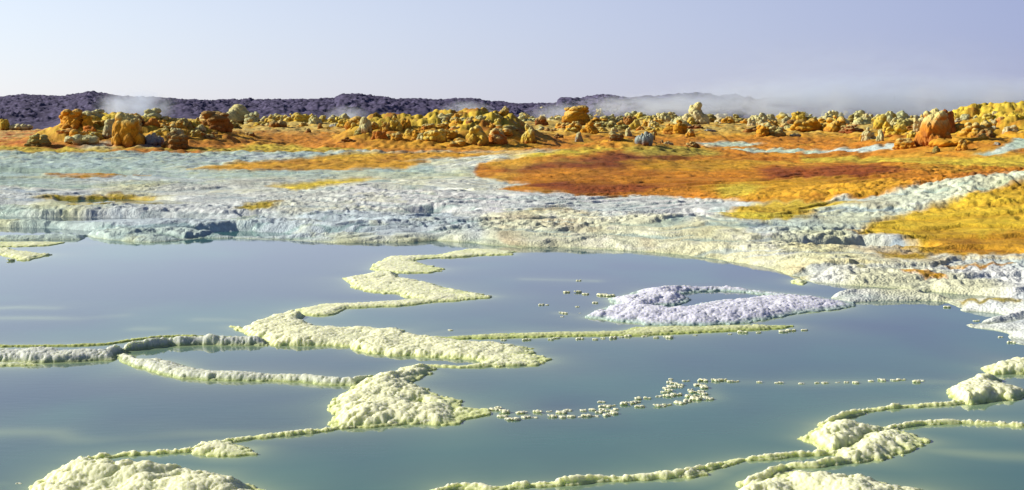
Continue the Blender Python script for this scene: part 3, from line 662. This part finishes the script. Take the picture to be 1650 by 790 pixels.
# ------------------------------------------------------------------ little salt nodules in rows
m = bpy.data.materials.new('salt_nodule_material'); M_nod, ns, L, b = m, None, None, None
m.use_nodes = True; ns = m.node_tree.nodes; L = m.node_tree.links; b = ns['Principled BSDF']
at = N(ns, 'ShaderNodeAttribute', attribute_name='tone'); sx = N(ns, 'ShaderNodeSeparateColor'); L.new(at.outputs['Color'], sx.inputs[0])
mxn = N(ns, 'ShaderNodeMixRGB'); mxn.inputs[1].default_value = (.80,.80,.55,1); mxn.inputs[2].default_value = (.62,.70,.26,1)
L.new(sx.outputs[1], mxn.inputs[0]); L.new(mxn.outputs[0], b.inputs['Base Color']); b.inputs['Roughness'].default_value = .65; b.inputs['Subsurface Weight'].default_value = .8; b.inputs['Subsurface Radius'].default_value = (1, 1, .7); b.inputs['Subsurface Scale'].default_value = .02
NODM = [fused(500+i, 'n', .03, 'salt_nodule') for i in range(7)]
for me in NODM: me.materials.append(M_nod)
rnd = random.Random(4)
def nodules(pts, where, group, wpx=(9, 15), hk=.55):
    for i, p in enumerate(sorted(pts)):
        px, py = p[0], p[1]; wp = p[2] if len(p) > 2 else rnd.uniform(*wpx)
        x, y = unproj(px, py)
        W = wp*y/F
        o = bpy.data.objects.new('salt_nodule', NODM[rnd.randrange(7)]); col.objects.link(o)
        o.location = (float(x), float(y)+.3*W, -.002); o.rotation_euler = (0, 0, rnd.uniform(-.5, .5)+math.pi*rnd.randrange(2))
        ht = .28*W*rnd.uniform(.75, 1.2)
        o.scale = (W*1.3, W*rnd.uniform(.9, 1.5), ht)
        o['label'] = f'tiny cream salt nodule, {ordinal(i+1)} from left in {where}'; o['category'] = 'salt nodule'; o['group'] = group
nodules([(796,662,16),(811,666,18),(804,659,12),(809,673,16),(826,678,20),(817,676,12),(842,667,18),(836,666,9),(849,674,14),(861,674,10),(868,666,16),(885,664,9),(889,673,15),(904,667,16),(915,663,14),(908,674,13),(923,673,15),(940,663,10),(953,662,13),(944,672,15),(934,673,9),
  (970,649,12),(976,657,18),(986,655,12),(968,666,14),(976,671,16),(992,668,15),(994,661,10),(961,672,10),(984,664,14),(972,662,12)], 'chain right of centre mound', 'salt nodules in the broken chain')
nodules([(1008,653,16),(1019,651,15),(1030,644,14),(1043,643,11),(1026,649,12),(1030,657,15),(1059,656,14),(1067,656,10),(1075,654,14),(1095,651,18),(1106,648,16),(1121,645,18)], 'string leading to nodule cluster', 'salt nodules leading to the cluster')
nodules([(1064,640,12),(1078,640,16),(1091,638,16),(1071,634,13),(1080,631,14),(1075,627,12),(1083,625,15),(1094,622,16),(1081,617,13),(1087,619,12),(1080,612,8),(1098,625,10)], 'left half of nodule cluster', 'salt nodules in the cluster')
nodules([(1106,615,11),(1134,615,15),(1126,622,14),(1137,626,16),(1111,630,11),(1121,634,17),(1130,632,10),(1114,641,16),(1124,640,14),(1132,637,16),(1142,645,16),(1137,641,10)], 'right half of nodule cluster', 'salt nodules in the cluster')
nodules([(1153,615,14),(1164,614,13),(1177,616,10),(1186,616,11),(1225,617,9),(1251,618,8),(1259,618,10),(1292,619,9),(1317,618,8),(1330,618,10),(1350,617,7),(1363,617,8),(1378,618,12),(1404,615,8),(1421,614,13),(1442,614,12),(1453,613,12),(1476,617,14),(1485,614,9)], 'dotted row crossing the right-hand pool', 'salt nodules in the dotted row')
nodules([(813,549,11),(849,549,14),(887,548,9),(896,546,11),(935,547,12),(958,548,10),(971,546,8),(986,546,13),(1001,544,8),(1014,543,13),(1039,543,10),(1059,545,10),(1071,543,8),(1081,545,13),(1120,541,7),(1176,539,6),(1197,537,15),(1223,537,9),(1263,536,14),(1276,534,14),(1296,533,10)], 'fringe below the long rim', 'salt nodules below the straight rim')
nodules([(931,453,9),(914,472,10),(931,472,12),(943,475,10),(970,477,16),(984,478,14),(960,489,9),(871,492,9),(881,492,6),(930,495,6),(905,505,10),(911,506,9),(907,511,6),(934,505,4),(788,479,12),(727,533,9)], 'scatter beside the lilac island', 'salt nodules scattered by the island')
nodules([(15,421,12),(30,780,9)], 'lone pair near left edge', 'lone salt nodules')
nodules([(1574,518,10),(1567,525,11),(1583,524,9),(1526,496,10),(1613,544,8),(1632,553,12)], 'fringe of right-hand shore', 'salt nodules by the right shore')

# ------------------------------------------------------------------ sulphur knobs and domes
KN = [fused(600+i, 'k', .02) for i in range(6)]; LW = [fused(640+i, 'm', .02, 'sulphur_mound') for i in range(4)]
CL = [fused(680+i, 'c', .018, 'sulphur_outcrop') for i in range(6)]; BL = [fused(760+i, 'b', .016) for i in range(4)]
SMALL = [fused(720+i, 'k' if i % 2 else 'c', .035) for i in range(8)]
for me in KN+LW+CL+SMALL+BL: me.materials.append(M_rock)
COLS = {'yellow': (.68,.48,.05), 'golden': (.66,.33,.02), 'pale green': (.52,.52,.27), 'cream': (.64,.58,.30), 'brown': (.34,.15,.03), 'rust red': (.30,.09,.02),
        'olive': (.34,.29,.08), 'blue-white': (.34,.42,.45), 'orange': (.60,.22,.02), 'grey': (.36,.36,.30)}  # blue-white is darkened to carry the apron's bluish shade
rk = []   # px, base py, w, h, colour, shape, label
def R(px, py, w_, h_, c, s='k', label=None): rk.append((px, py, w_, h_, c, s, label))
R(8,211,15,15,'yellow','k','lone yellow cone shaped knob on the red plain at far left'); R(35,211,28,9,'cream','m'); R(62,238,38,21,'olive','c','dark olive broken rock on the shore at far left')
R(118,213,54,34,'golden','b','broad yellow topped outcrop, left end of the big left cluster'); R(141,213,22,26,'golden','k','rounded golden dome leaning out of the big left cluster'); R(152,198,44,20,'cream','c')
R(108,222,34,14,'orange','c'); R(172,204,26,14,'yellow','c'); R(178,226,30,32,'pale green','k','smooth pale green egg shaped dome in the big left cluster'); R(207,238,50,52,'golden','b','largest ochre dome of the big left cluster, brown on its shaded side')
R(222,212,20,20,'brown','k'); R(130,236,60,18,'cream','m','pale sulphur apron spilling below the big left cluster'); R(246,200,38,24,'pale green','k','pale rounded dome on the skyline right of the big left cluster')
R(246,238,36,22,'blue-white','m','bluish shaded smooth apron beside the largest ochre dome'); R(262,206,26,12,'golden','c'); R(285,205,30,14,'olive','c'); R(270,218,30,14,'olive','c'); R(283,242,48,26,'brown','c','brown rubble mound on the left shore with a small upright knob')
R(283,220,10,11,'yellow','k'); R(300,208,24,12,'brown','c'); R(312,193,15,10,'pale green'); R(318,207,10,16,'yellow'); R(329,208,9,12,'cream'); R(350,214,58,32,'brown','b','large dark brown dome with pale top in the left middle'); R(350,196,44,13,'cream','c')
R(381,202,38,26,'pale green','k','tall pale green bushy dome on the skyline at left'); R(398,201,16,15,'cream'); R(345,220,14,7,'brown','c'); R(335,226,22,10,'brown','c'); R(408,203,28,18,'pale green','c'); R(403,222,20,9,'brown','c')
for q in [(426,200,14,10),(440,201,20,13),(455,199,16,11),(467,201,24,14),(485,202,26,16),(500,200,20,13),(507,205,18,15),(521,201,16,12),(536,203,16,10),(419,207,18,9)]: R(*q, ['pale green','cream','yellow'][q[0] % 3], 'c' if q[2] > 17 else 'k')
R(447,210,26,13,'brown','m'); R(430,208,20,8,'brown','m'); R(488,208,15,9,'golden'); R(516,211,9,10,'brown'); R(496,219,9,10,'brown','k','tiny upright brown stub standing alone on the orange flat'); R(540,217,10,5,'grey','m'); R(545,209,20,9,'blue-white','m','small blue-white cone behind the orange flat')
R(560,210,26,16,'yellow','c'); R(573,208,34,19,'golden','k'); R(571,213,13,14,'yellow'); R(588,217,22,26,'pale green','k','tall yellow-green knob at the left end of the golden bank'); R(577,223,15,13,'olive'); R(561,233,30,11,'brown','c','low dark brown rubble heap on the orange flat'); R(603,210,16,13,'golden')
for q in [(620,217,17,20,'golden'),(637,215,21,26,'yellow'),(653,212,18,18,'golden'),(662,224,19,15,'yellow'),(664,199,14,8,'olive'),(675,203,18,10,'golden'),(683,201,15,10,'golden'),(694,199,11,9,'cream'),(703,199,12,11,'yellow'),(717,201,13,9,'pale green'),
          (728,200,12,9,'golden'),(738,204,15,12,'golden'),(746,201,15,11,'pale green'),(757,206,13,16,'brown'),(761,197,11,9,'cream'),(775,199,19,12,'pale green'),(786,202,14,9,'golden'),(795,197,11,9,'pale green'),(802,210,15,18,'yellow'),(790,210,20,11,'golden'),
          (715,210,24,12,'golden'),(690,212,22,12,'golden'),(735,214,20,10,'orange'),(640,230,26,16,'golden'),(676,228,24,18,'golden'),(700,232,34,22,'yellow'),(725,226,26,16,'golden'),(736,238,30,14,'golden'),(612,228,24,16,'orange')]: R(*q, 'k' if q[2] < 16 else 'c')
R(767,237,42,32,'yellow','k','broad yellow-green dome low on the front of the golden bank'); R(800,235,38,26,'orange','k','broad orange dome at the right end of the golden bank')
R(813,193,23,20,'golden','k','golden skyline knob at the right end of the dark hill'); R(840,201,19,12,'pale green'); R(825,204,16,9,'cream'); R(834,205,20,8,'golden','c'); R(856,201,20,11,'pale green','c'); R(872,193,19,16,'cream','k','pale round knob wrapped in thin steam on the skyline')
R(872,206,17,15,'rust red','k','rust red block shaped knob among pale knobs'); R(872,214,15,9,'cream'); R(853,233,29,30,'yellow','k','leaning yellow-green pillar with long shadow in the centre'); R(815,214,40,12,'olive','c'); R(808,222,34,14,'golden','c')
R(888,215,22,8,'brown','c'); R(900,226,15,9,'brown','c'); R(887,235,6,3,'brown'); R(900,198,24,9,'cream','c'); R(928,204,44,26,'golden','b','large golden skyline dome right of the pale steaming knob'); R(908,212,22,12,'golden','c'); R(926,216,22,16,'golden','c')
R(933,232,15,18,'grey','k','grey upright stub with round top, alone on the orange slope'); R(952,220,26,19,'golden','k','squat golden dome beside the grey upright stub'); R(961,210,18,11,'golden','c'); R(972,217,14,10,'yellow'); R(964,203,30,11,'golden','c'); R(982,210,20,12,'olive','c')
R(992,232,30,18,'brown','c','brown broken rubble on the crest of the orange tongue'); R(990,219,11,11,'cream'); R(1012,224,12,15,'pale green'); R(1002,213,26,10,'olive','c')
R(1018,198,22,15,'pale green','c'); R(1024,214,15,17,'yellow'); R(1033,216,13,10,'orange'); R(1045,209,22,13,'golden','c'); R(1058,204,18,10,'golden','c'); R(1066,216,22,9,'yellow','m'); R(1048,222,20,10,'golden','c'); R(1091,219,32,20,'golden','c','jagged golden pyramid shaped rock in the right centre'); R(1113,223,13,12,'golden')
R(1104,225,9,5,'orange'); R(1122,204,34,30,'cream','k','tall pale yellow twin peaked dome, highest of the right centre'); R(1115,206,16,14,'yellow'); R(1143,200,22,13,'olive','k'); R(1040,238,28,24,'blue-white','m','blue-white cone at the crest of the orange tongue'); R(1052,228,10,14,'olive')
R(1066,233,9,7,'brown'); R(1076,236,17,8,'cream','m'); R(1115,241,26,12,'brown','c','dark brown jagged rubble lying on the pale strip'); R(1173,203,20,12,'golden','c'); R(1192,192,16,13,'cream','k'); R(1186,202,22,12,'olive','c'); R(1142,216,16,7,'grey','m'); R(1120,212,24,9,'rust red','c')
R(1203,204,20,10,'golden','c'); R(1215,218,30,12,'brown','c'); R(1228,223,24,17,'golden','c'); R(1250,223,28,16,'olive','c'); R(1262,216,11,7,'golden'); R(1281,223,16,7,'grey','m'); R(1226,205,22,18,'cream','c'); R(1240,202,18,14,'pale green','k'); R(1232,208,16,8,'golden')
R(1298,216,38,20,'golden','c','dark golden clump beside the white channel'); R(1345,217,36,24,'golden','c'); R(1322,214,26,12,'olive','c'); R(1319,192,18,10,'pale green'); R(1308,198,20,11,'pale green','c'); R(1330,200,22,14,'cream','c'); R(1363,194,12,12,'yellow','k'); R(1372,218,28,14,'rust red','c')
R(1356,190,8,8,'blue-white'); R(1375,202,20,14,'olive','c'); R(1390,206,22,14,'pale green','c'); R(1400,231,24,24,'cream','c','pair of pale ribbed knobs at the edge of the aqua strip'); R(1388,231,10,13,'golden'); R(1418,231,15,20,'pale green','k','pale green upright knob at the edge of the aqua strip')
R(1412,192,24,13,'blue-white','k','hazy pale cone on the skyline inside the steam'); R(1432,206,15,21,'pale green','k'); R(1421,214,24,22,'yellow','k'); R(1430,220,16,22,'yellow','k'); R(1446,222,36,20,'yellow','c'); R(1455,208,24,14,'olive','c'); R(1467,204,20,14,'olive','c'); R(1476,198,12,10,'grey')
R(1478,216,16,24,'cream','c'); R(1470,226,16,14,'yellow','c'); R(1506,236,62,56,'orange','b','largest orange-brown dome of the right side, flat topped'); R(1524,222,34,42,'rust red','b'); R(1530,240,70,16,'golden','m'); R(1545,206,24,14,'grey','c'); R(1556,200,23,15,'pale green','k')
R(1574,224,48,28,'golden','c','pitted golden shelf of rock right of the largest dome'); R(1593,226,20,17,'brown','k','pinkish brown smooth dome on the right slope'); R(1601,217,14,13,'grey'); R(1590,200,22,16,'yellow','k'); R(1604,189,15,9,'cream'); R(1612,202,18,13,'orange','k'); R(1575,203,18,12,'olive','c')
R(1636,200,24,16,'yellow','c'); R(1648,208,24,12,'cream','c'); R(1628,212,26,8,'olive','c'); R(1455,242,36,18,'golden','k','split golden mound at the front of the right slope'); R(1508,250,14,14,'olive','k','small dark olive knob standing in front of the largest dome'); R(1500,251,24,6,'brown','c')
R(1525,238,18,6,'brown','c'); R(1550,243,18,17,'golden','c'); R(1526,252,9,3,'brown'); R(1606,236,17,7,'grey','k','low grey stone with shadow on the right slope'); R(1640,218,24,8,'cream','c'); R(1625,236,10,4,'grey')
R(1690,205,40,20,'yellow','c'); R(1740,215,46,26,'golden','c'); R(-30,205,30,12,'cream','c')
# far field of small knobs towards the foot of the hills
rr = random.Random(11)
for x0, x1, y0, y1, n, wl in [(92,200,203,230,16,34),(190,330,204,224,18,30),(255,400,202,214,16,28),(610,760,203,232,18,20),(1425,1500,205,226,8,22),(1540,1650,200,228,14,24),(880,1060,205,222,10,20),(1200,1400,204,218,12,24)]:
    for i in range(n):
        ww = rr.uniform(.5, 1)*wl
        R(rr.uniform(x0, x1), rr.uniform(y0, y1), ww, ww*rr.uniform(.45, .8), rr.choice(['golden','golden','yellow','yellow','olive','brown','cream','orange']), rr.choice('ck'))
dens = [(390,560,196,201,8),(640,820,194,199,12),(820,1000,193,200,18),(1000,1120,192,203,22),(1130,1300,192,203,26),(1290,1420,192,204,20),(1400,1500,194,202,10),(1530,1660,193,203,14),(1660,1760,195,205,8),(1040,1110,200,218,10),(1210,1300,204,214,8),(960,1010,200,212,6)]
for x0, x1, y0, y1, n in dens:
    for i in range(n):
        yb = rr.uniform(y0, y1); s_ = rr.uniform(.6, 1.15)
        R(rr.uniform(x0, x1), yb, s_*rr.uniform(12, 24), s_*rr.uniform(9, 15), rr.choice(['cream','cream','pale green','pale green','yellow','yellow','golden','olive'] if yb < 200 else ['cream','yellow','golden','olive','pale green']), 's')
cnt = {}
SH = {'b': ('sulphur_rock', 'broad dome'), 'k': ('sulphur_rock', 'rounded knob'), 's': ('sulphur_rock', 'small knob'), 'm': ('sulphur_mound', 'low spreading mound'), 'c': ('sulphur_outcrop', 'lumpy outcrop')}
rk.sort(key=lambda t: t[0])
for px, py, w_, h_, c, s, label in rk:
    x, y, z = ground_hit(px, py)
    y2 = y; k_ = y/F
    me = {'k': KN, 'm': LW, 'c': CL, 's': SMALL, 'b': BL}[s]; me = me[rr.randrange(len(me))]
    nm, words_ = SH[s]
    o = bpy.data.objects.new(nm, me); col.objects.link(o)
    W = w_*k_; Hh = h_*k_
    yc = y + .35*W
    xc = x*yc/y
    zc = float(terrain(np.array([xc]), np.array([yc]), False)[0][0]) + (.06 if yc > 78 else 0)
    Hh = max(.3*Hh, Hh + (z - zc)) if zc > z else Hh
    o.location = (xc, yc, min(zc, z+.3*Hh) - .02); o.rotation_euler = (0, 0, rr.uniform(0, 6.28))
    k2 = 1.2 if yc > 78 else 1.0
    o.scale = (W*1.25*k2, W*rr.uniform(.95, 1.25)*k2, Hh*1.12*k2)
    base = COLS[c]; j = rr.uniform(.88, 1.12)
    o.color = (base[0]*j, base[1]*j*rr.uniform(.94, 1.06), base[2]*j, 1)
    row = 'on the skyline row' if py < 199 else 'in the middle row' if py < 212 else 'in the front row'
    if label is None:
        key = (c, s, row); cnt[key] = cnt.get(key, 0)+1
        label = f'{c} {words_} of sulphur, {ordinal(cnt[key])} such from the left {row}'
    o['label'] = label; o['category'] = 'sulphur rock'; o['group'] = 'sulphur rocks behind the pools'

# ------------------------------------------------------------------ dark hills
def hills(crest, d0, d1, seed, px0, px1, tone, base=185):
    us = (np.arange(px0, px1, 1.6)-CX)/F
    ys = np.geomspace(d0, d1*1.25, 190)
    X = us[None, :]*ys[:, None]; Y = np.repeat(ys[:, None], len(us), 1)
    cpx = np.array([c[0] for c in crest], float); cpy = np.array([c[1] for c in crest], float)
    PX = us*F+CX
    top_ = np.interp(PX, cpx, cpy)
    Hc = CAMH + (HY-top_)/F*d1                    # crest height at distance d1
    t = np.clip((Y-d0)/(d1-d0), 0, 1.3)
    z0 = macro(X, Y) - .08
    prof = np.where(t < 1, t**.85, 1-(t-1)*1.2)
    Zz = z0 + (Hc-z0)*prof
    rg = fbm(X*.07, Y*.05, seed, 5)*1.6; r2 = 1-np.abs(fbm(X*.20+.4*Y*.05, Y*.10, seed+9, 5)); r3 = fbm(X*1.3, Y*.8, seed+19, 3)
    amp = sstep(0, .15, t)*(1-.35*sstep(.85, 1.0, t))
    Zz = Zz + amp*(.5*rg + 1.7*(r2-.72) + .42*r3)
    n = sstep(.2, .8, r2+.4*r3)[..., None]
    C = np.array(tone)*(.5+1.3*n)
    me = grid_mesh(X, Y, Zz, np.ones(X.shape, bool), 'hills', C)
    return link('hills', me, M_hill, kind='structure')
hills([(-700,150),(-200,156),(0,159),(40,155),(80,157),(120,156),(148,150),(170,153),(200,157),(260,161),(330,164),(400,164),(470,162),(540,160),(552,154),(575,153),(620,158),(640,161),(720,163),(745,161),(765,161),(800,166),(880,169),(1000,172),(1200,174),(1800,176),(2400,176)],
      135, 360, 301, -900, 2300, (.042,.037,.068))
hills([(880,190),(893,180),(898,164),(905,160),(920,162),(935,163),(950,159),(975,157),(1000,160),(1050,159),(1100,156),(1180,159),(1260,162),(1330,159),(1440,157),(1560,162),(1650,163),(1900,158),(2300,158)],
      150, 250, 341, 882, 2300, (.05,.045,.08))

# ------------------------------------------------------------------ steam
def steam_mat(name, dens, scale, seed):
    m = bpy.data.materials.new(name); m.use_nodes = True; ns = m.node_tree.nodes; L = m.node_tree.links
    for n in list(ns):
        if n.type == 'BSDF_PRINCIPLED': ns.remove(n)
    out = [n for n in ns if n.type == 'OUTPUT_MATERIAL'][0]
    pv = N(ns, 'ShaderNodeVolumePrincipled'); L.new(pv.outputs[0], out.inputs['Volume'])
    pv.inputs['Color'].default_value = (.74, .84, 1.0, 1); pv.inputs['Anisotropy'].default_value = .2
    tc = N(ns, 'ShaderNodeTexCoord')
    ln = N(ns, 'ShaderNodeVectorMath', operation='LENGTH'); L.new(tc.outputs['Object'], ln.inputs[0])
    fo = N(ns, 'ShaderNodeMapRange'); fo.interpolation_type = 'SMOOTHSTEP'; fo.inputs[1].default_value = 1; fo.inputs[2].default_value = .15; fo.inputs[3].default_value = 0; fo.inputs[4].default_value = 1
    L.new(ln.outputs['Value'], fo.inputs[0])
    mp = N(ns, 'ShaderNodeMapping'); mp.inputs['Location'].default_value = (seed, seed*.7, 0); mp.inputs['Scale'].default_value = scale; L.new(tc.outputs['Object'], mp.inputs[0])
    nz = N(ns, 'ShaderNodeTexNoise'); nz.inputs['Scale'].default_value = 1.0; nz.inputs['Detail'].default_value = 6; nz.inputs['Distortion'].default_value = .8; L.new(mp.outputs[0], nz.inputs['Vector'])
    mr = N(ns, 'ShaderNodeMapRange'); mr.inputs[1].default_value = .36; mr.inputs[2].default_value = .7; mr.inputs[3].default_value = .15; mr.inputs[4].default_value = 1
    L.new(nz.outputs['Fac'], mr.inputs[0])
    mu = N(ns, 'ShaderNodeMath', operation='MULTIPLY'); L.new(fo.outputs[0], mu.inputs[0]); L.new(mr.outputs[0], mu.inputs[1])
    m2 = N(ns, 'ShaderNodeMath', operation='MULTIPLY'); m2.inputs[1].default_value = dens; L.new(mu.outputs[0], m2.inputs[0]); L.new(m2.outputs[0], pv.inputs['Density'])
    return m
def steam(px, py, wpx, hpx, d, depth, dens, label, seed, scale=(3, 1.5, 1.6)):
    x = (px-CX)/F*d; z = CAMH+(HY-py)/F*d
    v, f = ICO[4]
    me = mesh_from(v, f, 'steam')
    o = link('steam', me, steam_mat('steam_material', dens, scale, seed), label, 'steam', kind='stuff')
    o.location = (x, d, z); o.scale = (wpx/2*d/F, depth, hpx/2*d/F)
steam(222,172,150,70,112,3,1.1,'white steam puff drifting off the big left cluster of domes',3.1)
steam(560,186,90,40,125,3,.4,'faint steam wisp above the left end of the golden bank',7.7,(2,1.5,2))
steam(752,178,100,40,125,3,.45,'faint steam wisp above the middle of the golden bank',9.3)
steam(905,184,130,44,130,5,.3,'thin steam drifting right from the pale skyline knob',12.4)
steam(1080,172,420,50,140,10,.24,'low steam bank over the right centre skyline',21.0,(5,1.5,2))
steam(1440,160,980,100,140,14,.34,'wide pale steam bank hiding the hills on the right',27.0,(7,1.5,2))
steam(1400,120,760,150,140,16,.035,'very thin high steam veil spreading above the right-hand bank',31.0,(4,1.5,2))
for i, (px, py, wp, hp) in enumerate([(985,172,70,44),(1095,170,60,40),(1215,168,80,56),(1345,160,90,70),(1490,158,100,74),(1600,160,90,70)]):
    steam(px, py, wp, hp, 122, 3, .22, f'{ordinal(i+1)} soft steam wisp from the left rising behind the right half skyline', 40+3.3*i, (1.6, 1.5, 1.2))
